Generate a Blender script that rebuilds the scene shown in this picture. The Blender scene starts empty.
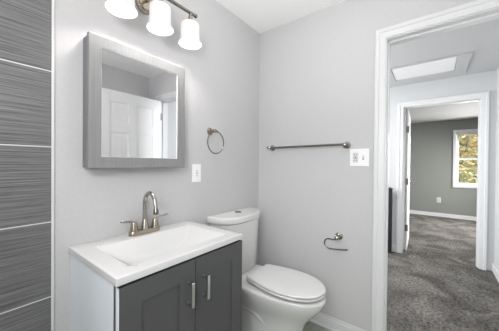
import bpy, bmesh, math, random
from mathutils import Vector, Matrix
PI = math.pi
S = bpy.context.scene
C = S.collection

# ------------------------------------------------------------------ camera
yaw, pitch, roll = 0.65618, -0.0083708, 0.0089
cam_d = bpy.data.cameras.new('camera')
cam_d.sensor_fit = 'HORIZONTAL'
cam_d.sensor_width = 36.0
cam_d.lens = 237.661 / 499 * 36.0
cam_d.clip_start = 0.02
cam = bpy.data.objects.new('camera', cam_d)
C.objects.link(cam)
F0 = Vector((math.cos(yaw), math.sin(yaw), 0)); R0 = Vector((math.sin(yaw), -math.cos(yaw), 0)); Z0 = Vector((0, 0, 1))
Fv = F0 * math.cos(pitch) + Z0 * math.sin(pitch)
Uv = -F0 * math.sin(pitch) + Z0 * math.cos(pitch)
Rr = R0 * math.cos(roll) + Uv * math.sin(roll)
Ur = -R0 * math.sin(roll) + Uv * math.cos(roll)
M = Matrix((Rr, Ur, -Fv)).transposed().to_4x4()
M.translation = Vector((-1.77695, -1.26153, 1.22927))
cam.matrix_world = M
S.camera = cam

# ------------------------------------------------------------------ world, exposure, daylight
W = bpy.data.worlds.new('sky'); S.world = W; W.use_nodes = True
bg = W.node_tree.nodes['Background']
bg.inputs[0].default_value = (0.86, 0.93, 1.0, 1); bg.inputs[1].default_value = 1.3
S.view_settings.view_transform = 'Standard'
S.view_settings.look = 'None'
S.view_settings.exposure = 0.0
S.view_settings.gamma = 1.0
S.view_settings.use_curve_mapping = False
S.cycles.max_bounces = 10
S.cycles.diffuse_bounces = 6
S.cycles.sample_clamp_indirect = 4.0

BULB = 210.0          # vanity lamp bulbs
def area(name, loc, target, sx, sy, watts, col):
    d = bpy.data.lights.new(name, 'AREA'); d.shape = 'RECTANGLE'; d.size = sx; d.size_y = sy
    d.energy = watts; d.color = col
    o = bpy.data.objects.new(name, d); C.objects.link(o); o.location = loc
    o.rotation_euler = (Vector(target) - Vector(loc)).to_track_quat('-Z', 'Y').to_euler()
    return o
dw = area('daylight_bath_window', (-2.30, -1.40, 1.40), (0.0, -1.1, 0.9), 0.62, 0.82, 9, (0.95, 0.98, 1.0)); dw.data.spread = math.radians(120)
fl = bpy.data.lights.new('added_fill_light', 'POINT'); fl.energy = 28; fl.shadow_soft_size = 0.2; fl.color = (1.0, 0.99, 0.975)  # added fill light, evens out the bathroom; no such lamp in the room
fo = bpy.data.objects.new('added_fill_light', fl); C.objects.link(fo); fo.location = (-2.0, -0.98, 1.68)
sun = bpy.data.lights.new('sun', 'SUN'); sun.energy = 6.5; sun.angle = 0.01; sun.color = (1.0, 0.95, 0.86)
so_ = bpy.data.objects.new('sun', sun); C.objects.link(so_); so_.rotation_euler = Vector((0.0, 1.0, -0.8)).to_track_quat('-Z', 'Y').to_euler()
area('added_ceiling_uplight', (-0.95, -0.85, 1.85), (-0.75, -0.7, 2.4), 0.3, 0.3, 4.2, (1.0, 0.99, 0.975))  # added unseen uplight, brightens the bathroom ceiling
area('added_hall_top_fill', (0.75, -0.2, 2.32), (0.9, -0.3, 0), 0.5, 0.5, 26, (1.0, 0.99, 0.975))  # added fill below the hall ceiling, no fixture hangs there
area('added_hall_side_fill', (1.1, 1.25, 1.5), (1.2, -1.0, 1.4), 0.9, 1.1, 72, (0.97, 0.985, 1.0))  # added fill for the hall; the wall behind it has no window
bs = area('added_bedroom_side_fill', (4.2, -3.15, 1.45), (4.0, -1.0, 0.3), 1.2, 1.2, 135, (1.0, 0.99, 0.97)); bs.data.spread = math.radians(115)  # added bedroom fill in front of a solid side wall
area('daylight_bedroom_window', (5.64, -2.1, 1.4), (4.0, -1.7, 0.6), 0.8, 1.2, 50, (1.0, 0.99, 0.97))

# ------------------------------------------------------------------ materials
def mat(name, col, rough=0.5, metal=0.0, spec=0.5, coat=0.0):
    m = bpy.data.materials.new(name); m.use_nodes = True
    b = m.node_tree.nodes['Principled BSDF']
    b.inputs['Base Color'].default_value = (*col, 1)
    b.inputs['Roughness'].default_value = rough
    b.inputs['Metallic'].default_value = metal
    b.inputs['Specular IOR Level'].default_value = spec
    b.inputs['Coat Weight'].default_value = coat
    return m
def nodes(m): return m.node_tree.nodes, m.node_tree.links, m.node_tree.nodes['Principled BSDF']
def noise_mix(m, c1, c2, scale=(1, 1, 1), nscale=8, detail=4, lo=0.35, hi=0.65, bump=0.0, dist=0.01):
    n, l, b = nodes(m)
    tc = n.new('ShaderNodeTexCoord'); mp = n.new('ShaderNodeMapping'); mp.inputs['Scale'].default_value = scale
    nz = n.new('ShaderNodeTexNoise'); nz.inputs['Scale'].default_value = nscale; nz.inputs['Detail'].default_value = detail
    cr = n.new('ShaderNodeValToRGB'); cr.color_ramp.elements[0].position = lo; cr.color_ramp.elements[1].position = hi
    cr.color_ramp.elements[0].color = (*c1, 1); cr.color_ramp.elements[1].color = (*c2, 1)
    l.new(tc.outputs['Object'], mp.inputs[0]); l.new(mp.outputs[0], nz.inputs['Vector'])
    l.new(nz.outputs['Fac'], cr.inputs[0]); l.new(cr.outputs[0], b.inputs['Base Color'])
    if bump:
        bp = n.new('ShaderNodeBump'); bp.inputs['Strength'].default_value = bump; bp.inputs['Distance'].default_value = dist
        l.new(nz.outputs['Fac'], bp.inputs['Height']); l.new(bp.outputs[0], b.inputs['Normal'])
    return m

paint = noise_mix(mat('grey_wall_paint', (0.57, 0.57, 0.57), 0.55, spec=0.3), (0.543, 0.538, 0.543), (0.561, 0.556, 0.561), nscale=60, bump=0.015, dist=0.002)
paint_bed = mat('bedroom_wall_paint', (0.25, 0.258, 0.24), 0.6, spec=0.3)
paint_hall = mat('hall_wall_paint', (0.555, 0.565, 0.572), 0.55, spec=0.3)
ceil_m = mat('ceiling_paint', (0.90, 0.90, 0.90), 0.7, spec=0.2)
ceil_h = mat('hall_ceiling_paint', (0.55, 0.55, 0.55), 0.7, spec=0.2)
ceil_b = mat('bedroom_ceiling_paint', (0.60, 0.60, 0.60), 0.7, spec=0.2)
white = mat('white_trim_paint', (0.68, 0.68, 0.685), 0.35)
white_door = mat('white_door_paint', (0.86, 0.86, 0.86), 0.4)
hatch_m = noise_mix(mat('hatch_board', (0.84, 0.84, 0.84), 0.5), (0.86, 0.86, 0.86), (0.90, 0.90, 0.90), scale=(14, 1, 1), nscale=3)
porcelain = mat('white_porcelain', (0.67, 0.67, 0.665), 0.09, coat=0.3)
plastic = mat('white_plastic', (0.67, 0.67, 0.67), 0.25)
plate_m = mat('white_cover_plate', (0.88, 0.88, 0.88), 0.3)
dark_slot = mat('dark_slot', (0.03, 0.03, 0.03), 0.6)
grey_mark = mat('grey_button', (0.32, 0.32, 0.33), 0.5)
marble = mat('white_cultured_marble', (0.60, 0.60, 0.60), 0.15, coat=0.3)
nickel = mat('brushed_nickel', (0.42, 0.40, 0.36), 0.22, 1.0)
nickel_warm = mat('warm_brushed_nickel', (0.38, 0.335, 0.27), 0.24, 1.0)
nickel_dark = mat('dark_brushed_nickel', (0.24, 0.23, 0.205), 0.26, 1.0)
chrome = mat('chrome', (0.75, 0.75, 0.76), 0.12, 1.0)
cab_dark = mat('charcoal_cabinet_paint', (0.077, 0.077, 0.079), 0.55)
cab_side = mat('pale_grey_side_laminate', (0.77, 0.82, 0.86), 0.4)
frame_grey = noise_mix(mat('silver_grey_frame', (0.30, 0.30, 0.30), 0.45), (0.205, 0.205, 0.207), (0.235, 0.235, 0.237), scale=(40, 40, 1), nscale=6, detail=2)
mirror_m = mat('mirror_glass', (0.80, 0.80, 0.81), 0.0, 1.0)
black = mat('black_painted_wood', (0.012, 0.012, 0.013), 0.4)
steel_hinge = mat('dark_steel_hinge', (0.16, 0.15, 0.14), 0.4, 0.8)
vinyl = noise_mix(mat('green_grey_vinyl', (0.3, 0.31, 0.27), 0.35), (0.235, 0.25, 0.20), (0.32, 0.335, 0.28), nscale=5, detail=6)
outside_ground = mat('lawn', (0.18, 0.22, 0.07), 0.9)
bark = noise_mix(mat('bark', (0.1, 0.08, 0.06), 0.9), (0.06, 0.05, 0.04), (0.16, 0.13, 0.1), nscale=20)
def leaf_mat(name, cols):
    m = mat(name, cols[0], 0.7)
    n, l, b = nodes(m)
    oi = n.new('ShaderNodeNewGeometry'); cr = n.new('ShaderNodeValToRGB'); cr.color_ramp.interpolation = 'CONSTANT'
    els = cr.color_ramp.elements
    els[0].color = (*cols[0], 1); els[1].position = 1 / len(cols); els[1].color = (*cols[1], 1)
    for i, c in enumerate(cols[2:]):
        e = els.new((i + 2) / len(cols)); e.color = (*c, 1)
    l.new(oi.outputs['Random Per Island'], cr.inputs[0]); l.new(cr.outputs[0], b.inputs['Base Color'])
    return m
leaf_yellow = leaf_mat('autumn_leaves', [(0.75, 0.52, 0.10), (0.85, 0.66, 0.22), (0.55, 0.45, 0.12), (0.40, 0.40, 0.12), (0.8, 0.72, 0.42)])
leaf_green = leaf_mat('turning_leaves', [(0.30, 0.32, 0.10), (0.48, 0.42, 0.13), (0.20, 0.22, 0.08), (0.62, 0.5, 0.2)])

leaf_mixed = leaf_mat('mixed_far_leaves', [(0.62, 0.55, 0.28), (0.45, 0.42, 0.2), (0.75, 0.68, 0.45), (0.33, 0.34, 0.17)])

# carpet
carpet = mat('taupe_carpet', (0.2, 0.19, 0.175), 1.0, spec=0.05)
n, l, b = nodes(carpet)
tc = n.new('ShaderNodeTexCoord')
n1 = n.new('ShaderNodeTexNoise'); n1.inputs['Scale'].default_value = 42; n1.inputs['Detail'].default_value = 5; n1.inputs['Roughness'].default_value = 0.75
n2 = n.new('ShaderNodeTexNoise'); n2.inputs['Scale'].default_value = 3.2; n2.inputs['Detail'].default_value = 3; n2.inputs['Distortion'].default_value = 0.8
r1 = n.new('ShaderNodeValToRGB'); r1.color_ramp.elements[0].position = 0.36; r1.color_ramp.elements[1].position = 0.64
r1.color_ramp.elements[0].color = (0.050, 0.0475, 0.0435, 1); r1.color_ramp.elements[1].color = (0.188, 0.177, 0.165, 1)
r2 = n.new('ShaderNodeValToRGB'); r2.color_ramp.elements[0].position = 0.40; r2.color_ramp.elements[1].position = 0.62
r2.color_ramp.elements[0].color = (0.66, 0.66, 0.66, 1); r2.color_ramp.elements[1].color = (1.25, 1.25, 1.25, 1)
mx = n.new('ShaderNodeMixRGB'); mx.blend_type = 'MULTIPLY'; mx.inputs[0].default_value = 1.0
bp = n.new('ShaderNodeBump'); bp.inputs['Strength'].default_value = 0.5; bp.inputs['Distance'].default_value = 0.012
for q in (n1, n2): l.new(tc.outputs['Object'], q.inputs['Vector'])
l.new(n1.outputs['Fac'], r1.inputs[0]); l.new(n2.outputs['Fac'], r2.inputs[0])
l.new(r1.outputs[0], mx.inputs[1]); l.new(r2.outputs[0], mx.inputs[2]); l.new(mx.outputs[0], b.inputs['Base Color'])
l.new(n1.outputs['Fac'], bp.inputs['Height']); l.new(bp.outputs[0], b.inputs['Normal'])

# streaked wall tile with pale grout joints every 0.311 m
tile = mat('streaked_grey_tile', (0.2, 0.2, 0.2), 0.35)
n, l, b = nodes(tile)
tc = n.new('ShaderNodeTexCoord'); sep = n.new('ShaderNodeSeparateXYZ'); l.new(tc.outputs['Object'], sep.inputs[0])
mp = n.new('ShaderNodeMapping'); mp.inputs['Scale'].default_value = (2.0, 2.0, 190); l.new(tc.outputs['Object'], mp.inputs[0])
s1 = n.new('ShaderNodeTexNoise'); s1.inputs['Scale'].default_value = 1.0; s1.inputs['Detail'].default_value = 6; s1.inputs['Roughness'].default_value = 0.8
l.new(mp.outputs[0], s1.inputs['Vector'])
r1 = n.new('ShaderNodeValToRGB'); r1.color_ramp.elements[0].position = 0.38; r1.color_ramp.elements[1].position = 0.66
r1.color_ramp.elements[0].color = (0.06, 0.06, 0.061, 1); r1.color_ramp.elements[1].color = (0.265, 0.265, 0.267, 1)
l.new(s1.outputs['Fac'], r1.inputs[0])
a1 = n.new('ShaderNodeMath'); a1.operation = 'ADD'; a1.inputs[1].default_value = 10 * 0.3113 - 1.2885
l.new(sep.outputs['Z'], a1.inputs[0])
md = n.new('ShaderNodeMath'); md.operation = 'MODULO'; md.inputs[1].default_value = 0.3113; l.new(a1.outputs[0], md.inputs[0])
lt = n.new('ShaderNodeMath'); lt.operation = 'LESS_THAN'; lt.inputs[1].default_value = 0.0045; l.new(md.outputs[0], lt.inputs[0])
mx = n.new('ShaderNodeMixRGB'); mx.inputs[2].default_value = (0.62, 0.62, 0.62, 1)
l.new(lt.outputs[0], mx.inputs[0]); l.new(r1.outputs[0], mx.inputs[1]); l.new(mx.outputs[0], b.inputs['Base Color'])

# frosted lamp glass: translucent, lit by the bulb inside
shade_m = bpy.data.materials.new('frosted_white_glass'); shade_m.use_nodes = True
nt = shade_m.node_tree; nt.nodes.clear()
out = nt.nodes.new('ShaderNodeOutputMaterial'); df = nt.nodes.new('ShaderNodeBsdfDiffuse'); tl = nt.nodes.new('ShaderNodeBsdfTranslucent')
df.inputs[0].default_value = (0.38, 0.375, 0.375, 1); tl.inputs[0].default_value = (0.9, 0.88, 0.87, 1)
ms = nt.nodes.new('ShaderNodeMixShader'); ms.inputs[0].default_value = 0.03
em = nt.nodes.new('ShaderNodeEmission'); em.inputs[0].default_value = (1, 0.985, 0.975, 1); em.inputs[1].default_value = 0.48
ad = nt.nodes.new('ShaderNodeAddShader')
nt.links.new(df.outputs[0], ms.inputs[1]); nt.links.new(tl.outputs[0], ms.inputs[2])
nt.links.new(ms.outputs[0], ad.inputs[0]); nt.links.new(em.outputs[0], ad.inputs[1]); nt.links.new(ad.outputs[0], out.inputs[0])
bulb_m = bpy.data.materials.new('lit_bulb'); bulb_m.use_nodes = True
nt = bulb_m.node_tree; nt.nodes.clear()
out = nt.nodes.new('ShaderNodeOutputMaterial'); em = nt.nodes.new('ShaderNodeEmission')
em.inputs[0].default_value = (1, 0.965, 0.93, 1); em.inputs[1].default_value = BULB
nt.links.new(em.outputs[0], out.inputs[0])
glass = bpy.data.materials.new('window_glass'); glass.use_nodes = True
nt = glass.node_tree; nt.nodes.clear()
out = nt.nodes.new('ShaderNodeOutputMaterial'); tr = nt.nodes.new('ShaderNodeBsdfTransparent'); gl = nt.nodes.new('ShaderNodeBsdfGlossy')
gl.inputs['Roughness'].default_value = 0.0; ms = nt.nodes.new('ShaderNodeMixShader'); ms.inputs[0].default_value = 0.06
nt.links.new(tr.outputs[0], ms.inputs[1]); nt.links.new(gl.outputs[0], ms.inputs[2]); nt.links.new(ms.outputs[0], out.inputs[0])

# ------------------------------------------------------------------ mesh helpers
def B(): return bmesh.new()
def box(bm, x0, x1, y0, y1, z0, z1, bev=0.0, seg=2):
    r = bmesh.ops.create_cube(bm, size=1.0)
    vs = r['verts']
    for v in vs:
        v.co = Vector(((x0 + x1) / 2 + v.co.x * abs(x1 - x0), (y0 + y1) / 2 + v.co.y * abs(y1 - y0), (z0 + z1) / 2 + v.co.z * abs(z1 - z0)))
    if bev:
        es = list({e for v in vs for e in v.link_edges})
        bmesh.ops.bevel(bm, geom=es, offset=bev, segments=seg, profile=0.5, affect='EDGES')
    return bm
def boxes(lst, bev=0.0):
    bm = B()
    for q in lst: box(bm, *q, bev=bev)
    return bm
def ring_loft(bm, rings, cap0=True, cap1=True, closed=False):
    R = [[bm.verts.new(p) for p in r] for r in rings]
    n_ = len(R[0])
    m_ = len(R)
    for i in range(m_ if closed else m_ - 1):
        a, c = R[i], R[(i + 1) % m_]
        for k in range(n_):
            bm.faces.new((a[k], a[(k + 1) % n_], c[(k + 1) % n_], c[k]))
    if not closed:
        if cap0: bm.faces.new(list(reversed(R[0])))
        if cap1: bm.faces.new(R[-1])
    return bm
def tube(bm, pts, r, n_=12, closed=False):
    pts = [Vector(p) for p in pts]
    rs = r if isinstance(r, (list, tuple)) else [r] * len(pts)
    rings = []; up = None
    N = len(pts)
    for i, p in enumerate(pts):
        if closed: t = pts[(i + 1) % N] - pts[i - 1]
        else: t = pts[min(i + 1, N - 1)] - pts[max(i - 1, 0)]
        t.normalize()
        if up is None:
            up = t.orthogonal().normalized()
        up = (up - t * up.dot(t)).normalized()
        s = t.cross(up)
        rings.append([p + (up * math.cos(2 * PI * k / n_) + s * math.sin(2 * PI * k / n_)) * rs[i] for k in range(n_)])
    return ring_loft(bm, rings, closed=closed)
def lathe(bm, prof, c, axis=(0, 0, 1), n_=24, cap0=True, cap1=True):
    """prof: list of (radius, distance along axis) from point c"""
    ax = Vector(axis).normalized(); u = ax.orthogonal().normalized(); v = ax.cross(u); c = Vector(c)
    rings = [[c + ax * h + (u * math.cos(2 * PI * k / n_) + v * math.sin(2 * PI * k / n_)) * max(r, 1e-4) for k in range(n_)] for r, h in prof]
    return ring_loft(bm, rings, cap0, cap1)
def spline(pts, k=8):
    P = [Vector(p) for p in pts]; o = []
    for i in range(len(P) - 1):
        a = P[max(i - 1, 0)]; b_ = P[i]; c = P[i + 1]; d = P[min(i + 2, len(P) - 1)]
        for j in range(k):
            t = j / k
            o.append(0.5 * ((2 * b_) + (c - a) * t + (2 * a - 5 * b_ + 4 * c - d) * t * t + (3 * b_ - a - 3 * c + d) * t ** 3))
    o.append(P[-1]); return o
ORG = {}
def obj(name, bm, m, parent=None, at=None, ang=35, label=None):
    """link ONE mesh object; mesh is given in world coordinates; at = its base point"""
    me = bpy.data.meshes.new(name)
    bmesh.ops.recalc_face_normals(bm, faces=bm.faces[:])
    root = ORG[parent.name] if parent else Vector(at or (0, 0, 0))
    bmesh.ops.translate(bm, verts=bm.verts[:], vec=-root)
    bm.to_mesh(me); bm.free()
    me.materials.append(m)
    for p in me.polygons: p.use_smooth = True
    me.set_sharp_from_angle(angle=math.radians(ang))
    o = bpy.data.objects.new(name, me); C.objects.link(o)
    if len(me.polygons) < 4000:
        wn = o.modifiers.new('weighted_normals', 'WEIGHTED_NORMAL'); wn.keep_sharp = True; wn.weight = 80
    if parent: o.parent = parent
    else: o.location = root
    ORG[o.name] = root
    if label: o['label'] = label
    return o
def thing(name, label, cat, loc, group=None):
    o = bpy.data.objects.new(name, None); C.objects.link(o); o.location = loc; o.empty_display_size = 0.05
    o['label'] = label; o['category'] = cat
    if group: o['group'] = group
    ORG[o.name] = Vector(loc)
    return o
def tag(o, label, cat, group=None):
    o['label'] = label; o['category'] = cat
    if group: o['group'] = group
    return o
def struct(name, bm, m, parent=None, label=None, cat=None, at=None):
    o = obj(name, bm, m, parent, at=at)
    if not parent:
        o['kind'] = 'structure'
        if label: o['label'] = label
        if cat: o['category'] = cat
    return o

# ------------------------------------------------------------------ bathroom shell
H = 2.411
YF, XL = -2.03, -2.27            # wall facing the vanity, wall at the tub end
DY0, DY1, DZ = -1.018, -1.775, 2.05    # bathroom doorway
struct('floor', boxes([(XL, 0.06, YF, 0, -0.1, 0)]), vinyl, label='green-grey vinyl bathroom floor beside the toilet', cat='floor')
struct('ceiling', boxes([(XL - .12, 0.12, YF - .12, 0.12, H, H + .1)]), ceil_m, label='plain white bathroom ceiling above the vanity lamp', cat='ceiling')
struct('wall_back', boxes([(XL - .12, 0.0, 0, 0.12, -0.1, H)]), paint, label='light grey wall behind the vanity and mirror', cat='wall')
struct('wall_right', boxes([(0, .12, DY0 + .02, .12, -0.1, H), (0, .12, YF - .12, DY1 - .02, -0.1, H), (0, .12, DY1 - .02, DY0 + .02, DZ + .02, H)]), paint,
       label='light grey wall with towel bar and doorway', cat='wall')
struct('wall_front', boxes([(XL - .12, 0, YF - .12, YF, -0.1, H)]), paint, label='grey wall behind the open door, seen in the mirror', cat='wall')
wy0, wy1, wz0, wz1 = -1.76, -1.04, 0.95, 1.86
struct('wall_left', boxes([(XL - .12, XL, YF, wy0, -0.1, H), (XL - .12, XL, wy1, 0, -0.1, H), (XL - .12, XL, wy0, wy1, -0.1, wz0), (XL - .12, XL, wy0, wy1, wz1, H)]), paint,
       label='grey end wall of the bathroom with a window', cat='wall')
struct('wall_back_tile', boxes([(XL + .001, -1.4975, -0.009, -0.0005, 0.0, H - .001)]), tile, label='streaked grey wall tile with pale horizontal grout lines', cat='wall tile')
struct('trim_1', boxes([(-1.4975, -1.4885, -0.0115, -0.0005, 0, H - .001)], .001), white, label='thin white edge strip beside the grey wall tile', cat='trim')
BBZ = 0.092
def base_bm(segs, h):
    bm = B()
    for (x0, x1, y0, y1) in segs:
        box(bm, x0, x1, y0, y1, 0.0005, h, .003)
    return bm
def base_profile_x(xw, sgn, y0, y1, h, t=.012):
    """baseboard on a wall x = xw, face towards sgn; stepped cap"""
    bm = B()
    a = sorted((xw + sgn * .0003, xw + sgn * t)); box(bm, a[0], a[1], y0, y1, 0.0005, h - .018, .001)
    a = sorted((xw + sgn * .0003, xw + sgn * t * .6)); box(bm, a[0], a[1], y0, y1, h - .019, h, .003)
    a = sorted((xw + sgn * t * .98, xw + sgn * (t + .011))); box(bm, a[0], a[1], y0, y1, 0.0005, .016, .004)
    return bm
struct('baseboard_right', base_profile_x(0, -1, -0.957, -0.001, BBZ), white, label='white baseboard below the towel bar wall', cat='baseboard')
struct('baseboard_back', base_bm([(-0.79, -0.024, -0.012, -0.0005)], BBZ), white, label='white baseboard behind the toilet', cat='baseboard')
struct('baseboard_front', base_bm([(-2.2, -0.02, YF + .0005, YF + .012)], BBZ), white, label='white baseboard behind the open door', cat='baseboard')

def casing_bm(xw, sgn, yl, yr, z1, w, t):
    """three-piece door casing on the wall x=xw; yl>yr inner edges; z1 inner head height"""
    prof = [(0, .0003), (0, t * .55), (.004, t * .68), (w * .55, t * .74), (w * .62, t), (w - .003, t), (w, t - .003), (w, .0003)]
    path = []
    for k in range(4):
        r = []
        for ins, d in prof:
            x = xw + sgn * d
            r.append([(x, yl + ins, .0005), (x, yl + ins, z1 + ins), (x, yr - ins, z1 + ins), (x, yr - ins, .0005)][k])
        path.append(r)
    return ring_loft(B(), path)
def jamb_bm(x0, x1, yl, yr, z1, xs0, xs1):
    bm = B()
    box(bm, x0, x1, yl, yl + .02, 0.0005, z1 + .02); box(bm, x0, x1, yr - .02, yr, 0.0005, z1 + .02); box(bm, x0, x1, yr, yl, z1, z1 + .02)
    box(bm, xs0, xs1, yl - .009, yl + .001, 0.0005, z1, .002); box(bm, xs0, xs1, yr - .001, yr + .011, 0.0005, z1, .002); box(bm, xs0, xs1, yr, yl, z1 - .011, z1 + .001, .002)
    return bm
struct('trim_2', casing_bm(0, -1, DY0 + .006, DY1 - .006, DZ + .006, .062, .02), white, label='white casing around the bathroom doorway', cat='door trim')
struct('trim_3', jamb_bm(-.001, .121, DY0, DY1, DZ, .045, .082), white, label='white jamb and stop lining the bathroom doorway', cat='door trim')
struct('trim_4', casing_bm(.12, 1, DY0 + .006, DY1 - .006, DZ + .006, .045, .018), white, label='white casing on the hall side of the bathroom doorway', cat='door trim')

# window at the tub end (behind the camera)
def window(name, axis_x, y0, y1, z0, z1, zm, xin, xout, label, sgn):
    """sash window in a wall at x in xin..xout; sgn: side the room is on"""
    w = struct(name, B(), white, label=label, cat='window', at=((xin + xout) / 2, (y0 + y1) / 2, z0))
    me = w.data
    xm = (xin + xout) / 2
    fb = B(); t = .035
    a, c = min(xin, xout), max(xin, xout)
    box(fb, a, c, y0, y0 + .02, z0, z1); box(fb, a, c, y1 - .02, y1, z0, z1); box(fb, a, c, y0, y1, z0, z0 + .02); box(fb, a, c, y0, y1, z1 - .02, z1)
    bmesh.ops.translate(fb, verts=fb.verts[:], vec=-ORG[w.name]); fb.to_mesh(me); fb.free()
    for i, (za, zb, xo) in enumerate(((z0 + .02, zm + .018, xm - sgn * -.012), (zm - .018, z1 - .02, xm - sgn * .014))):
        s = B(); fw = .034
        box(s, xo - .012, xo + .012, y0 + .02, y0 + .02 + fw, za, zb, .002); box(s, xo - .012, xo + .012, y1 - .02 - fw, y1 - .02, za, zb, .002)
        box(s, xo - .0115, xo + .0115, y0 + .02, y1 - .02, za, za + fw, .002); box(s, xo - .0115, xo + .0115, y0 + .02, y1 - .02, zb - fw, zb, .002)
        so = obj('sash', s, white, w)
        obj('pane', boxes([(xo - .002, xo + .002, y0 + .02 + fw * .8, y1 - .02 - fw * .8, za + fw * .8, zb - fw * .8)]), glass, so)
    cs = B(); xr = sgn * .018; xa, xb = sorted((xin, xin + xr)); cw = .055
    box(cs, xa, xb, y0 - cw, y0 + .004, z0 - cw, z1 + cw, .003); box(cs, xa, xb, y1 - .004, y1 + cw, z0 - cw, z1 + cw, .003)
    box(cs, xa, xb, y0, y1, z1 - .004, z1 + cw, .003); box(cs, xa, xb, y0, y1, z0 - cw, z0 + .004, .003)
    obj('casing', cs, white, w)
    return w
window('window_1', 1, wy0, wy1, wz0, wz1, 1.40, XL, XL - .12, 'white framed window at the end of the bathroom', 1)

# ------------------------------------------------------------------ hall shell
HX, HH = 2.14, 2.335
BY0, BY1, BZ = -0.940, -1.706, 2.024
struct('floor', boxes([(0.06, 5.5, -3.2, 1.3, -0.1, 0.0)]), carpet, label='taupe cut-pile carpet through the hall and bedroom', cat='carpet')
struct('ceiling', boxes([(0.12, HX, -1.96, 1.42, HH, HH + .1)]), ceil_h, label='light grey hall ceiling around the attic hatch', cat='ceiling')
struct('wall_hall_right', boxes([(.12, HX, -1.96, -1.84, -0.1, HH)]), paint_hall, label='narrow grey hall wall at the right edge of the photo', cat='wall')
struct('wall_hall_left', boxes([(.12, HX + .12, 1.3, 1.42, -0.1, HH)]), paint_hall, label='grey wall at the far end of the hall', cat='wall')
struct('wall_hall_end', boxes([(HX, HX + .12, BY0 + .02, 1.3, -0.1, HH + .1), (HX, HX + .12, -1.96, BY1 - .02, -0.1, HH + .1), (HX, HX + .12, BY1 - .02, BY0 + .02, BZ + .02, HH + .1)]), paint_hall,
       label='pale grey hall wall around the bedroom doorway', cat='wall')
struct('trim_5', casing_bm(HX, -1, BY0 + .006, BY1 - .006, BZ + .006, .066, .02), white, label='white casing around the bedroom doorway', cat='door trim')
struct('trim_6', jamb_bm(HX - .001, HX + .121, BY0, BY1, BZ, HX + .04, HX + .078), white, label='white jamb lining the bedroom doorway', cat='door trim')
struct('baseboard_hall_end', base_profile_x(HX, -1, BY0 + .075, 1.299, .10), white, label='white baseboard left of the bedroom doorway', cat='baseboard')
struct('baseboard_hall_right', base_bm([(.19, HX - .001, -1.8395, -1.826)], .10), white, label='white baseboard on the hall wall at the right edge', cat='baseboard')

# ------------------------------------------------------------------ bedroom shell
BX, BH = 5.5, 2.28
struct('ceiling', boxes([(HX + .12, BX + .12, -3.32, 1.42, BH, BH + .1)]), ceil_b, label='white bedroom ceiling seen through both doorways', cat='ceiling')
by0, by1, bz0, bz1 = -2.55, -1.69, 0.77, 1.99
struct('wall_bedroom_far', boxes([(BX, BX + .12, by1, 1.3, -0.1, BH), (BX, BX + .12, -3.32, by0, -0.1, BH), (BX, BX + .12, by0, by1, -0.1, bz0), (BX, BX + .12, by0, by1, bz1, BH)]), paint_bed,
       label='sage grey bedroom wall with the window', cat='wall')
struct('wall_bedroom_right', boxes([(HX + .12, BX, -3.32, -3.2, -0.1, BH)]), paint_bed, label='grey side wall of the bedroom right of its window', cat='wall')
struct('wall_bedroom_left', boxes([(HX + .12, BX + .12, 1.3, 1.42, -0.1, BH)]), paint_bed, label='grey side wall of the bedroom behind its door', cat='wall')
struct('baseboard_bedroom_far', base_profile_x(BX, -1, -3.199, 1.299, .088), white, label='white baseboard under the bedroom window', cat='baseboard')
window('window_2', 1, by0, by1, bz0, bz1, 1.376, BX, BX + .12, 'white sash window showing yellow autumn trees', -1)

# ------------------------------------------------------------------ doors
def six_panel(bm_faces_out, L, T, Hh):
    """six-panel door slab in local coords: x 0..L, y -T/2..T/2, z 0..Hh"""
    bm = B()
    st = .115 * L / .75; mid = .105 * L / .75
    rails = [(0, .22), (.86, 1.02), (1.56, 1.67), (Hh - .125, Hh)]
    box(bm, 0, L, -T / 2 + .007, T / 2 - .007, 0, Hh)
    cols = [(0, st), (L / 2 - mid / 2, L / 2 + mid / 2), (L - st, L)]
    for a, c in cols: box(bm, a, c, -T / 2, T / 2, 0, Hh)
    pan = [(cols[0][1], cols[1][0]), (cols[1][1], cols[2][0])]
    for a, c in rails:
        for p, q in pan: box(bm, p - .001, q + .001, -T / 2, T / 2, a, c)
    for (p, q) in pan:
        for i in range(3):
            z0, z1 = rails[i][1], rails[i + 1][0]
            for s in (-1, 1):
                ya, yb = s * (T / 2 - .008), s * (T / 2 - .001)
                o, d = .018, .042
                base = [(p + o, ya, z0 + o), (q - o, ya, z0 + o), (q - o, ya, z1 - o), (p + o, ya, z1 - o)]
                top = [(p + d, yb, z0 + d), (q - d, yb, z0 + d), (q - d, yb, z1 - d), (p + d, yb, z1 - d)]
                ring_loft(bm, [base, top])
    return bm
def door(name, hinge, ang, L, T, Hh, label, hz, flip):
    """hinge: world point of the hinge edge; ang: direction of the leaf from the hinge; flip: side of the knuckles"""
    Mx = Matrix.Translation(hinge) @ Matrix.Rotation(ang, 4, 'Z')
    bm = six_panel(1, L, T, Hh); bm.transform(Mx)
    d = struct(name, bm, white_door, label=label, cat='door', at=hinge)
    kb = B()
    for s in (-1, 1):
        lathe(kb, [(.03, 0), (.03, .006), (.011, .010), (.011, .034), (.024, .042), (.028, .055), (.022, .066), (.002, .069)], (L - .07, s * T / 2, .93), (0, s, 0), 20)
    kb.transform(Mx); obj('door_knob', kb, nickel_dark, d, label='dark nickel door knob')
    for z in hz:
        hb = B()
        tube(hb, [(-.006, flip * (T / 2 + .004), z - .045), (-.006, flip * (T / 2 + .004), z + .045)], .006, 10)
        box(hb, -.003, 0.0, flip * (T / 2 + .004) - .028 * (1 if flip > 0 else 0), flip * (T / 2 + .004) + .028 * (1 if flip < 0 else 0), z - .044, z + .044)
        hb.transform(Mx); obj('hinge', hb, steel_hinge, d, label='dark steel hinge')
    return d
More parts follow.
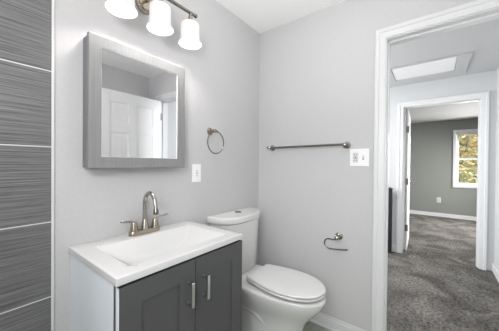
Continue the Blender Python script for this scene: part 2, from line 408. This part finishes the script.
door('door_1', Vector((-.012, -1.742, .012)), PI, .735, .035, 2.025, 'white six-panel bathroom door standing open, seen in the mirror', (.25, 1.05, 1.82), -1)
door('door_2', Vector((HX + .125, -.966, .012)), math.radians(1.5), .75, .036, 2.005, 'white bedroom door swung open, seen edge-on in its frame', (.32, .98, 1.72), -1)

# ------------------------------------------------------------------ vanity
VX0, VX1, VD, VZ = -1.437, -0.801, -0.469, 0.857
vc = thing('vanity_cabinet', 'charcoal grey two-door vanity cabinet with pale side under the white sink top', 'cabinet', (-1.119, -.23, 0))
cx0, cx1, fy = -1.429, -0.797, -0.444
bm = B()
box(bm, cx0, cx0 + .016, fy + .016, -.001, 0, .829)             # pale side, dark-filled gap, then the pale door edge
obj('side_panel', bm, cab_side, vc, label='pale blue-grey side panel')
bm = B()
box(bm, cx1 - .016, cx1, fy, -.001, 0, .829); box(bm, cx0 + .016, cx1 - .016, -.012, -.001, 0.09, .829)
box(bm, cx0 + .016, cx1 - .016, fy + .001, -.012, .085, .10); box(bm, cx0 + .02, cx1 - .016, fy + .05, fy + .062, 0.001, .086)
box(bm, cx0 + .02, cx1 - .016, fy + .001, fy + .018, .79, .826); box(bm, cx0 + .02, cx1 - .016, fy + .001, fy + .018, .085, .12)
box(bm, cx0 + .0012, cx0 + .0165, fy + .0003, fy + .0158, .001, .829)  # dark filler flush in the gap, in place of its shade
obj('carcass', bm, cab_dark, vc)
def shaker(x0, x1, z0, z1, yb, yf, st, rl):
    bm = B()
    box(bm, x0, x0 + st, yf, yb, z0, z1, .0015); box(bm, x1 - st, x1, yf, yb, z0, z1, .0015)
    box(bm, x0 + st - .001, x1 - st + .001, yf, yb, z1 - rl, z1, .0015); box(bm, x0 + st - .001, x1 - st + .001, yf, yb, z0, z0 + rl, .0015)
    box(bm, x0 + st - .002, x1 - st + .002, yf + .006, yb, z0 + rl - .002, z1 - rl + .002)
    return bm
xm = -1.1115
for dx0, dx1, hx in ((cx0 + .0035, xm - .002, -1.152), (xm + .002, cx1, -1.068)):
    d = obj('door', shaker(dx0, dx1, .092, .819, fy - .0005, fy - .019, .078, .078), cab_dark, vc)
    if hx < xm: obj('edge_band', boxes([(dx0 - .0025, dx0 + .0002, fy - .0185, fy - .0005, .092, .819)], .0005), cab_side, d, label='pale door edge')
    hb = B(); yf = fy - .019; z0, z1 = .642, .738
    box(hb, hx - .0075, hx + .0075, yf - .038, yf - .028, z0 - .004, z1 + .004, .0025, 3)
    po = obj('pull_handle', hb, chrome, d, label='bright chrome bar pull')
    for z in (z0 + .006, z1 - .006): obj('handle_post', lathe(B(), [(.008, .0005), (.008, .004), (.0065, .006), (.0065, .029)], (hx, yf, z), (0, -1, 0), 12), steel_hinge, d, label='handle post, dark colour standing for shade')  # posts coloured dark to stand for the shade behind the bar

# sink top with integrated scooped basin
bx0, bx1, byb, byf, DEP = -1.366, -0.868, -0.105, -0.412, 0.105
def sstep(t): t = max(0, min(1, t)); return t * t * (3 - 2 * t)
def depth(x, y):
    if not (bx0 < x < bx1 and byf < y < byb): return 0.0
    ex = min((x - bx0) / .20, (bx1 - x) / .25); ex = min(1, ex); fx = 1 - (1 - ex) ** 2 if ex < 1 else 1
    eb = min(1, (byb - y) / .085); ef = min(1, (y - byf) / .17)
    fb = eb; ff = 1 - (1 - ef) ** 2
    rc = .03 if y < (byb + byf) / 2 and x < (bx0 + bx1) / 2 else .015
    qx, qy = min(x - bx0, bx1 - x), min(byb - y, y - byf)
    rim = min(qx, qy)
    if qx < rc and qy < rc: rim = rc - math.hypot(rc - qx, rc - qy)
    if rim <= 1e-4: return 0.0
    fr_ = min(1.0, rim / .07)
    return DEP * sum(max(t, 1e-4) ** -7 for t in (fx, fb, ff, max(fr_, .02))) ** (-1 / 7)
bm = B()
def lin(a, c, k): return [a + (c - a) * i / k for i in range(k + 1)]
xs = lin(VX0 + .004, bx0, 4)[:-1] + lin(bx0, bx1, 90)[:-1] + lin(bx1, VX1 - .004, 4)
ys = lin(VD + .004, byf, 4)[:-1] + lin(byf, byb, 64)[:-1] + lin(byb, -.001, 5)
g = [[bm.verts.new((x, y, VZ - depth(x, y))) for x in xs] for y in ys]
for j in range(len(ys) - 1):
    for i in range(len(xs) - 1):
        bm.faces.new((g[j][i], g[j][i + 1], g[j + 1][i + 1], g[j + 1][i]))
per = [g[0][i] for i in range(len(xs))] + [g[j][-1] for j in range(1, len(ys))] + [g[-1][i] for i in range(len(xs) - 2, -1, -1)] + [g[j][0] for j in range(len(ys) - 2, 0, -1)]
def off(v, e, z):
    x, y = v.co.x, v.co.y
    x = x - e if abs(x - xs[0]) < 1e-6 else (x + e if abs(x - xs[-1]) < 1e-6 else x)
    y = y - e if abs(y - ys[0]) < 1e-6 else y
    return bm.verts.new((x, y, z))
prev = per
for e, z in ((.0028, VZ - .0012), (.004, VZ - .004), (.004, VZ - .0255), (-.012, VZ - .0265)):
    cur = [off(v, e, z) for v in per]
    for k in range(len(per)):
        bm.faces.new((prev[k], prev[(k + 1) % len(per)], cur[(k + 1) % len(per)], cur[k]))
    prev = cur
vt = thing('bathroom_sink', 'white sink top with scooped rectangular basin on the vanity cabinet', 'sink', (-1.119, -.235, .83))
obj('basin_slab', bm, marble, vt, ang=42)
dr = B(); lathe(dr, [(.024, 0), (.024, .003), (.018, .004), (.016, .001), (.002, .001)], (-1.119, -.235, VZ - DEP + .0005)); obj('drain', dr, chrome, vt, label='chrome drain ring')

# faucet
fx, fyy, fz = -1.118, -.058, VZ
fa = thing('faucet', 'brushed nickel two-lever faucet with tall curved spout on the sink top', 'faucet', (fx, fyy, fz))
bm = B(); N = 32; rings = []
for s, z in ((1.0, .0003), (1.0, .012), (.95, .019), (.82, .023)):
    r = []
    for k in range(N):
        a = 2 * PI * k / N; c_, s_ = math.cos(a), math.sin(a)
        r.append((fx + math.copysign(abs(c_) ** .55, c_) * .083 * (1 - (1 - s) * .35), fyy + math.copysign(abs(s_) ** .7, s_) * .027 * s, fz + z))
    rings.append(r)
ring_loft(bm, rings); obj('base_plate', bm, nickel_warm, fa)
bm = B(); lathe(bm, [(.021, .02), (.020, .035), (.014, .065), (.0125, .072), (.012, .075)], (fx, fyy, fz))
sp = spline([(fx, fyy, fz + .07), (fx, fyy, fz + .11), (fx, fyy, fz + .165), (fx, fyy - .012, fz + .196), (fx, fyy - .04, fz + .214), (fx, fyy - .068, fz + .209), (fx, fyy - .09, fz + .188), (fx, fyy - .100, fz + .16), (fx, fyy - .104, fz + .138)], 6)
tube(bm, sp, [.0115 - .0025 * i / len(sp) for i in range(len(sp))], 14); spo = obj('spout', bm, nickel, fa)
bm = B(); lathe(bm, [(.0095, 0), (.0125, .012), (.0135, .024), (.011, .030)], (fx, fyy - .1035, fz + .142), (0, -.12, -1)); obj('aerator', bm, nickel_dark, spo)
for s in (-1, 1):
    hx = fx + s * .058
    bm = B(); lathe(bm, [(.0205, .018), (.0195, .03), (.016, .05), (.0135, .064), (.009, .07), (.001, .072)], (hx, fyy, fz)); ho = obj('handle_post', bm, nickel_warm, fa)
    bm = B()
    pts = spline([(hx - s * .004, fyy - .002, fz + .058), (hx + s * .012, fyy - .004, fz + .071), (hx + s * .03, fyy - .006, fz + .076), (hx + s * .052, fyy - .008, fz + .078), (hx + s * .072, fyy - .008, fz + .083)], 5)
    tube(bm, pts, [.009, .0088, .0085, .008, .0075, .007, .0066, .0063, .006, .0058, .0056, .0055, .0054, .0054, .0054, .0053, .0052, .005, .0045, .003, .002], 10)
    obj('lever', bm, nickel, ho)

# ------------------------------------------------------------------ mirror cabinet
mx0, mx1, mz0, mz1, md = -1.388, -.8825, 1.2015, 1.7935, .081
mc = thing('mirror_cabinet', 'silver-grey framed wall mirror cabinet above the sink', 'mirror', (-1.135, 0, mz0))
obj('cabinet_box', boxes([(mx0 + .004, mx1 - .004, -md + .021, -.0005, mz0 + .004, mz1 - .004)], .001), mat('blue_grey_side', (.17, .18, .195), .45), mc, label='blue-grey cabinet side')
bm = B(); fw = .052
O = [(mx0, mz0), (mx1, mz0), (mx1, mz1), (mx0, mz1)]
def fr(ins, y): return [(mx0 + ins, y, mz0 + ins), (mx1 - ins, y, mz0 + ins), (mx1 - ins, y, mz1 - ins), (mx0 + ins, y, mz1 - ins)]
ring_loft(bm, [fr(0, -md + .02), fr(0, -md + .002), fr(.002, -md), fr(fw - .004, -md + .0008), fr(fw, -md + .002), fr(fw, -md + .02)], closed=True)
obj('frame', bm, frame_grey, mc, ang=20)
obj('mirror_glass', boxes([(mx0 + fw - .002, mx1 - fw + .002, -md + .0085, -md + .018, mz0 + fw - .002, mz1 - fw + .002)]), mirror_m, mc)
bm = B(); ring_loft(bm, [fr(fw - .0002, -md + .0019), fr(fw + .0003, -md + .0019), fr(fw + .0010, -md + .0085), fr(fw - .0002, -md + .0085)], closed=True)
obj('inner_bead', bm, mat('pale_bead', (.62, .62, .62), .3), mc, label='thin pale bead around the glass')

# ------------------------------------------------------------------ vanity lamp
LX, LY, LZ = -1.098, -.16, 2.083
vl = thing('vanity_light', 'nickel bar lamp with three frosted white glass shades above the mirror', 'lamp', (LX, 0, LZ))
bm = B(); N = 36; rings = []
for s, d in ((1, .0005), (1, .006), (.93, .012), (.80, .016), (.74, .024), (.3, .028)):
    rings.append([(LX + math.cos(2 * PI * k / N) * .052 * s, -d, 2.112 + math.sin(2 * PI * k / N) * .072 * s) for k in range(N)])
ring_loft(bm, rings); obj('canopy', bm, nickel_warm, vl, label='oval nickel wall plate')
bm = B(); tube(bm, spline([(LX, -.02, 2.10), (LX, -.08, 2.112), (LX, -.13, 2.108), (LX, LY, LZ)], 5), .009, 10); obj('arm', bm, nickel_warm, vl)
bm = B(); box(bm, LX - .225, LX + .225, LY - .009, LY + .009, LZ - .006, LZ + .006, .002)
for s in (-1, 1): lathe(bm, [(.011, 0), (.012, .005), (.008, .011), (.001, .014)], (LX + s * .223, LY, LZ), (s, 0, 0), 12)
obj('bar', bm, nickel_dark, vl)
for k in (-1, 0, 1):
    sx = LX + k * .188
    bm = B(); lathe(bm, [(.008, .0), (.0085, -.014), (.012, -.018), (.012, -.038), (.026, -.046), (.027, -.056), (.02, -.060)], (sx, LY, LZ - .004), (0, 0, 1), 20); obj('socket_cup', bm, nickel_warm, vl)
    bm = B(); zt = 2.022
    pr_o = [(.018, .001), (.042, -.0005), (.0485, -.003), (.0505, -.010), (.0510, -.05), (.0520, -.080), (.0540, -.094), (.0585, -.104), (.0635, -.112), (.0650, -.117)]
    pr_i = [(r - .0035, h + .001) for r, h in reversed(pr_o)]; pr_i[-1] = (.0145, -.002); pr_i[-2] = (.039, -.0040)
    lathe(bm, pr_o + pr_i, (sx, LY, zt), (0, 0, 1), 40, False, False)
    sh = obj('glass_shade', bm, shade_m, vl)
    bm = B(); lathe(bm, [(.012, .0), (.013, -.012), (.022, -.024), (.027, -.042), (.025, -.058), (.016, -.070), (.001, -.074)], (sx, LY, zt - .014), (0, 0, 1), 18); obj('bulb', bm, bulb_m, sh)

# ------------------------------------------------------------------ wall hardware on the vanity wall
tr = thing('towel_ring', 'round nickel towel ring on the wall right of the mirror', 'towel ring', (-.607, 0, 1.455))
bm = B(); lathe(bm, [(.026, .0005), (.026, .005), (.020, .010), (.012, .014), (.010, .040), (.013, .046), (.013, .058), (.006, .064)], (-.607, 0, 1.455), (0, -1, 0), 20); obj('mount', bm, nickel_warm, tr)
bm = B(); tube(bm, [(-.607 - .012, -.050, 1.460), (-.607 + .03, -.050, 1.452)], .008, 10); obj('knuckle', bm, nickel_warm, tr)
bm = B(); tube(bm, [(-.596 + math.sin(2 * PI * k / 48) * .077, -.051, 1.376 + math.cos(2 * PI * k / 48) * .079) for k in range(48)], .0042, 8, closed=True); obj('ring', bm, nickel_dark, tr)

def outlet_bits(t, nrm, cx, cz, w0, parts):
    pass
ol = thing('wall_outlet', 'white outlet plate on the wall below the mirror corner', 'outlet', (-.727, 0, 1.1))
bm = B(); box(bm, -.727 - .037, -.727 + .037, -.006, -.0005, 1.101, 1.222, .0025); obj('cover_plate', bm, plate_m, ol)
bm = B(); box(bm, -.727 - .0175, -.727 + .0175, -.0085, -.005, 1.127, 1.196, .001); fc = obj('outlet_face', bm, plate_m, ol)
for z in (1.145, 1.178):
    for dx in (-.006, .006): obj('slot', boxes([(-.727 + dx - .0012, -.727 + dx + .0012, -.0089, -.0083, z - .004, z + .004)]), dark_slot, fc)
bm = B(); box(bm, -.727 - .007, -.727 + .007, -.0095, -.0083, 1.158, 1.166, .0005); obj('test_button', bm, grey_mark, fc)

# ------------------------------------------------------------------ wall hardware on the door wall
tb = thing('towel_bar', 'nickel towel bar on the grey wall above the toilet paper holder', 'towel bar', (0, -.475, 1.365))
ty0, ty1, tz = -.150, -.800, 1.368
ty1 = -.775
bm = B(); tube(bm, [(-.058, ty0 + .012, tz - .004), (-.058, ty1 - .012, tz + .001)], .0085, 12); obj('rod', bm, nickel_dark, tb)
for y in (ty0, ty1):
    bm = B(); lathe(bm, [(.026, .0005), (.026, .006), (.019, .011), (.012, .016), (.0105, .042), (.014, .048), (.0145, .066), (.008, .071), (.001, .072)], (0, y, tz - .001), (-1, 0, 0), 20); mo = obj('post', bm, nickel, tb)
    bm = B(); s = 1 if y == ty0 else -1
    lathe(bm, [(.0105, 0), (.012, .006), (.007, .014), (.001, .017)], (-.058, y + s * .010, tz - .001), (0, s, 0), 14); obj('finial', bm, nickel_dark, mo)

sw = thing('switch_plate', 'white two-gang wall plate with switch right of the towel bar', 'switch', (0, -.858, 1.215))
bm = B(); box(bm, -.006, -.0005, -.920, -.796, 1.217, 1.339, .0025); obj('cover_plate', bm, plate_m, sw)
bm = B(); box(bm, -.009, -.005, -.852, -.817, 1.243, 1.312, .001); fc = obj('outlet_face', bm, mat('grey_white_device', (.66, .66, .66), .3), sw)
for z in (1.258, 1.296):
    for dy in (-.006, .006): obj('slot', boxes([(-.0094, -.0088, -.8345 + dy - .0013, -.8345 + dy + .0013, z - .0045, z + .0045)]), dark_slot, fc)
bm = B(); box(bm, -.0102, -.0088, -.8415, -.8275, 1.270, 1.284, .0005); obj('test_button', bm, grey_mark, fc)
bm = B(); box(bm, -.0068, -.0055, -.8885, -.8775, 1.262, 1.292); obj('toggle_slot', bm, grey_mark, sw)
bm = B(); r0 = [(-.006, -.8865, 1.270), (-.006, -.8795, 1.270), (-.006, -.8795, 1.286), (-.006, -.8865, 1.286)]; r1 = [(-.019, -.8855, 1.286), (-.019, -.8805, 1.286), (-.019, -.8805, 1.294), (-.019, -.8855, 1.294)]
ring_loft(bm, [r0, r1]); obj('toggle', bm, plate_m, sw)

tp = thing('toilet_paper_holder', 'empty nickel hook-shaped paper holder on the wall beside the toilet', 'paper holder', (0, -.727, .70))
bm = B(); lathe(bm, [(.027, .0005), (.027, .006), (.020, .011), (.013, .016), (.012, .045), (.016, .052), (.016, .068), (.009, .073), (.001, .074)], (0, -.727, .706), (-1, 0, 0), 22); obj('mount', bm, nickel, tp)
bm = B(); tube(bm, spline([(-.060, -.725, .692), (-.060, -.700, .689), (-.060, -.672, .689), (-.060, -.650, .681), (-.060, -.641, .662), (-.060, -.643, .640), (-.060, -.660, .623), (-.060, -.690, .620), (-.060, -.750, .627), (-.060, -.795, .635), (-.060, -.802, .641)], 6), .0048, 10); obj('hook_arm', bm, nickel_dark, tp)

# ------------------------------------------------------------------ toilet
TX = -.398
to = thing('toilet', 'white two-piece toilet with closed lid and button flush beside the vanity', 'toilet', (TX, -.4, 0))
def egg(hw, yb, yf, z, N=56, pw_b=.6, pw_f=.92, ymid=None, dx=0):
    """closed outline: blunt back at yb, rounded nose at yf"""
    ym = ymid if ymid is not None else yb + (yf - yb) * .42
    o = []
    for k in range(N):
        a = 2 * PI * k / N; c_, s_ = math.cos(a), math.sin(a)
        pw = pw_b if s_ > 0 else pw_f
        x = math.copysign(abs(c_) ** pw, c_) * hw
        y = ym + (math.copysign(abs(s_) ** pw, s_) * ((yb - ym) if s_ > 0 else (ym - yf)))
        o.append((TX + dx + x, y, z))
    return o
bm = B()
rings = [egg(.134, -.085, -.64, .0005), egg(.132, -.088, -.635, .02), egg(.121, -.10, -.615, .07), egg(.117, -.11, -.615, .13), egg(.119, -.11, -.63, .19),
         egg(.122, -.10, -.655, .25), egg(.146, -.08, -.70, .30), egg(.166, -.05, -.738, .345), egg(.177, -.035, -.757, .378), egg(.181, -.03, -.768, .405), egg(.178, -.03, -.766, .416), egg(.166, -.036, -.754, .4245)]
ring_loft(bm, rings)
bowl = obj('bowl', bm, porcelain, to, ang=60)
for s in (-1, 1):
    bm = B()
    pts = spline([(TX + s * 0.076, -.46, .13), (TX + s * 0.086, -.40, .21), (TX + s * 0.090, -.32, .255), (TX + s * 0.090, -.23, .25), (TX + s * 0.090, -.165, .20), (TX + s * 0.088, -.14, .13), (TX + s * 0.086, -.15, .06), (TX + s * 0.084, -.19, .03)], 6)
    tube(bm, pts, [.028 + .014 * math.sin(PI * i / (len(pts) - 1)) for i in range(len(pts))], 14); obj('trapway', bm, porcelain, bowl)
    bm = B(); lathe(bm, [(.016, 0), (.016, .008), (.012, .016), (.001, .02)], (TX + s * .122, -.30, .0105), (0, 0, 1), 16); obj('bolt_cap', bm, plastic, to)
def dshape(hw, yb, yf, z, N=60, pw=.72):
    o = []
    for k in range(N + 1):
        a = PI * k / N; c_, s_ = math.cos(a), math.sin(a)
        o.append((TX + math.copysign(abs(c_) ** pw, c_) * hw, yb + (yf - yb) * abs(s_) ** pw, z))
    return o
bm = B()
ring_loft(bm, [dshape(.180, -.035, -.175, .424), dshape(.195, -.033, -.186, .45), dshape(.205, -.03, -.195, .60), dshape(.218, -.028, -.203, .75), dshape(.222, -.027, -.205, .806)])
tk = obj('tank', bm, porcelain, to, ang=40)
bm = B()
ring_loft(bm, [dshape(.228, -.022, -.202, .803), dshape(.239, -.012, -.214, .812), dshape(.241, -.010, -.216, .822), dshape(.241, -.010, -.216, .842), dshape(.238, -.013, -.213, .850), dshape(.228, -.022, -.202, .8555)])
tlid = obj('tank_lid', bm, porcelain, to, ang=40)
bm = B(); lathe(bm, [(.026, .0), (.026, .004), (.022, .006), (.0205, .003), (.019, .0045), (.001, .005)], (TX + .012, -.085, .855), (0, 0, 1), 28); bt = obj('flush_button', bm, nickel_dark, tlid, label='round chrome flush button')
def lid_out(hw, yb, yf, z, wb=.78, rc=.022):
    """seat outline: straight narrow back with small corner radii, sides swelling, round nose"""
    half = []
    L = yb - yf; ym = yb - L * .50; wbk = hw * wb
    for k in range(5): half.append((wbk - rc + rc * math.sin(PI / 2 * k / 4), yb - rc + rc * math.cos(PI / 2 * k / 4)))
    for k in range(1, 11):
        t = k / 10; half.append((wbk + (hw - wbk) * math.sin(PI / 2 * t), (yb - rc) + (ym - yb + rc) * t))
    for k in range(1, 17):
        a = PI / 2 * k / 16; half.append((hw * math.cos(a) ** .94, ym + (yf - ym) * math.sin(a) ** .94))
    half = half[:-1] + [(0, yf)]
    o = [(TX + .004 + x, y, z) for x, y in half] + [(TX + .004 - x, y, z) for x, y in reversed(half[:-1])]
    return o
bm = B()
ring_loft(bm, [lid_out(0.156, -0.292, -0.748, 0.4395), lid_out(0.168, -0.280, -0.761, 0.4410), lid_out(0.170, -0.278, -0.764, 0.4490), lid_out(0.165, -0.283, -0.758, 0.4535)])
obj('seat', bm, plastic, to, ang=40)
bm = B()
ring_loft(bm, [lid_out(0.154, -0.288, -0.748, 0.4575), lid_out(0.167, -0.275, -0.760, 0.4590), lid_out(0.169, -0.273, -0.763, 0.4650), lid_out(0.164, -0.278, -0.757, 0.4720), lid_out(0.138, -0.304, -0.724, 0.4765), lid_out(0.087, -0.366, -0.634, 0.4780)])
obj('seat_lid', bm, plastic, to, ang=40)
for s in (-1, 1):
    bm = B(); box(bm, TX + s * .075 - .02, TX + s * .075 + .02, -.305, -.255, .4235, .462, .006); obj('seat_hinge', bm, plastic, to)

# ------------------------------------------------------------------ hall objects
ah = thing('attic_hatch', 'white attic access panel in a flat frame on the hall ceiling', 'attic hatch', (1.62, -1.16, HH))
hx0, hx1, hy0, hy1 = 1.395, 1.850, -1.452, -.866
bm = B(); t = .012; w = .105
box(bm, hx0 - .03, hx1 + .15, hy1, hy1 + w, HH - t, HH - .0005, .002); box(bm, hx0 - .03, hx1 + .15, hy0 - w, hy0, HH - t, HH - .0005, .002)
box(bm, hx1 + .003, hx1 + .15, hy0, hy1, HH - t, HH - .0005, .002); box(bm, hx0 - .03, hx0 - .003, hy0, hy1, HH - t, HH - .0005, .002)
obj('frame', bm, ceil_h, ah)
obj('panel', boxes([(hx0 + .006, hx1 - .008, hy0 + .008, hy1 - .006, HH - .006, HH - .001)], .001), hatch_m, ah, label='bright white hatch panel')

np_ = thing('newel_post', 'black post standing by the left side of the bedroom doorway', 'post', (2.06, -.815, 0))
obj('post', boxes([(2.030, 2.090, -.823, -.760, .0005, .885)], .003), black, np_)
bm = B(); box(bm, 2.023, 2.097, -.830, -.753, .885, .90, .003); ring_loft(bm, [[(2.028, -.825, .90), (2.092, -.825, .90), (2.092, -.758, .90), (2.028, -.758, .90)], [(2.052, -.800, .913), (2.068, -.800, .913), (2.068, -.784, .913), (2.052, -.784, .913)]]); obj('cap', bm, black, np_)
obj('collar', boxes([(2.026, 2.094, -.827, -.756, .40, .415)], .002), black, np_)
obj('rail', boxes([(2.045, 2.075, -.761, .10, .82, .86)], .004), black, np_)
obj('rail', boxes([(2.045, 2.075, -.761, .10, .09, .12)], .004), black, np_)
for k in range(7): obj('baluster', boxes([(2.052, 2.068, -.68 + k * .12, -.664 + k * .12, .118, .822)]), black, np_)

ob = thing('wall_outlet', 'small white outlet plate on the bedroom wall left of the window', 'outlet', (BX, -1.39, .335))
obj('cover_plate', boxes([(BX - .006, BX - .0005, -1.43, -1.35, .335, .455)], .002), mat('dull_plate', (.62, .63, .61), .4), ob)
obj('outlet_face', boxes([(BX - .009, BX - .005, -1.408, -1.372, .36, .43)], .001), mat('dull_face', (.5, .51, .49), .4), ob)
fr_ = thing('floor_register', 'dark floor vent along the bedroom baseboard under the window', 'vent', (5.40, -1.85, 0))
obj('grille', boxes([(5.36, 5.46, -2.15, -1.60, .0005, .006)], .001), steel_hinge, fr_)
bm = B()
for k in range(14): box(bm, 5.372, 5.448, -2.13 + k * .037, -2.13 + k * .037 + .012, .005, .009)
obj('slat', bm, steel_hinge, fr_)

# ------------------------------------------------------------------ outside the bedroom window
struct('ground', boxes([(5.7, 40, -30, 26, -3.1, -3.0)]), outside_ground, label='lawn outside the bedroom window', cat='ground')
random.seed(4)
def tree(label, x, y, zc, rx, rz, n_, lm, ls, seed):
    rnd = random.Random(seed)
    t = thing('autumn_tree', label, 'tree', (x, y, -3.0), group='trees outside the bedroom window')
    bm = B(); tube(bm, [(x, y, -3.0), (x + .05, y + .03, -1), (x - .03, y + .1, zc - rz * .4), (x + .1, y, zc + rz * .5)], [.16, .13, .10, .03], 10)
    for k in range(9):
        a = rnd.uniform(0, 2 * PI); z0 = zc + rz * rnd.uniform(-.8, .1)
        tube(bm, [(x, y, z0), (x + math.cos(a) * rx * .4, y + math.sin(a) * rx * .4, z0 + rz * .3), (x + math.cos(a) * rx * .85, y + math.sin(a) * rx * .85, z0 + rz * .45)], [.05, .03, .01], 6)
    obj('trunk', bm, bark, t)
    bm = B()
    for k in range(n_):
        d = Vector((rnd.gauss(0, 1), rnd.gauss(0, 1), rnd.gauss(0, 1))).normalized() * (rnd.random() ** .45)
        p = Vector((x + d.x * rx, y + d.y * rx, zc + d.z * rz))
        u = Vector((rnd.gauss(0, 1), rnd.gauss(0, 1), rnd.gauss(0, 1))).normalized(); v = u.orthogonal().normalized()
        s = ls * rnd.uniform(.6, 1.2)
        q = [bm.verts.new(p + u * s), bm.verts.new(p + v * s * .55), bm.verts.new(p - u * s), bm.verts.new(p - v * s * .55)]
        bm.faces.new(q)
    obj('foliage', bm, lm, t)
tree('olive and tan tree low in the window, nearest the glass', 9.6, -2.25, .1, 1.5, 1.25, 2200, leaf_green, .085, 2)
tree('golden yellow tree filling the upper window sash', 14.0, -2.5, 2.2, 2.2, 2.3, 4200, leaf_yellow, .13, 1)
tree('large far tree behind the golden one outside the window', 20.5, -2.9, 1.6, 3.2, 4.0, 5200, leaf_mixed, .22, 3)
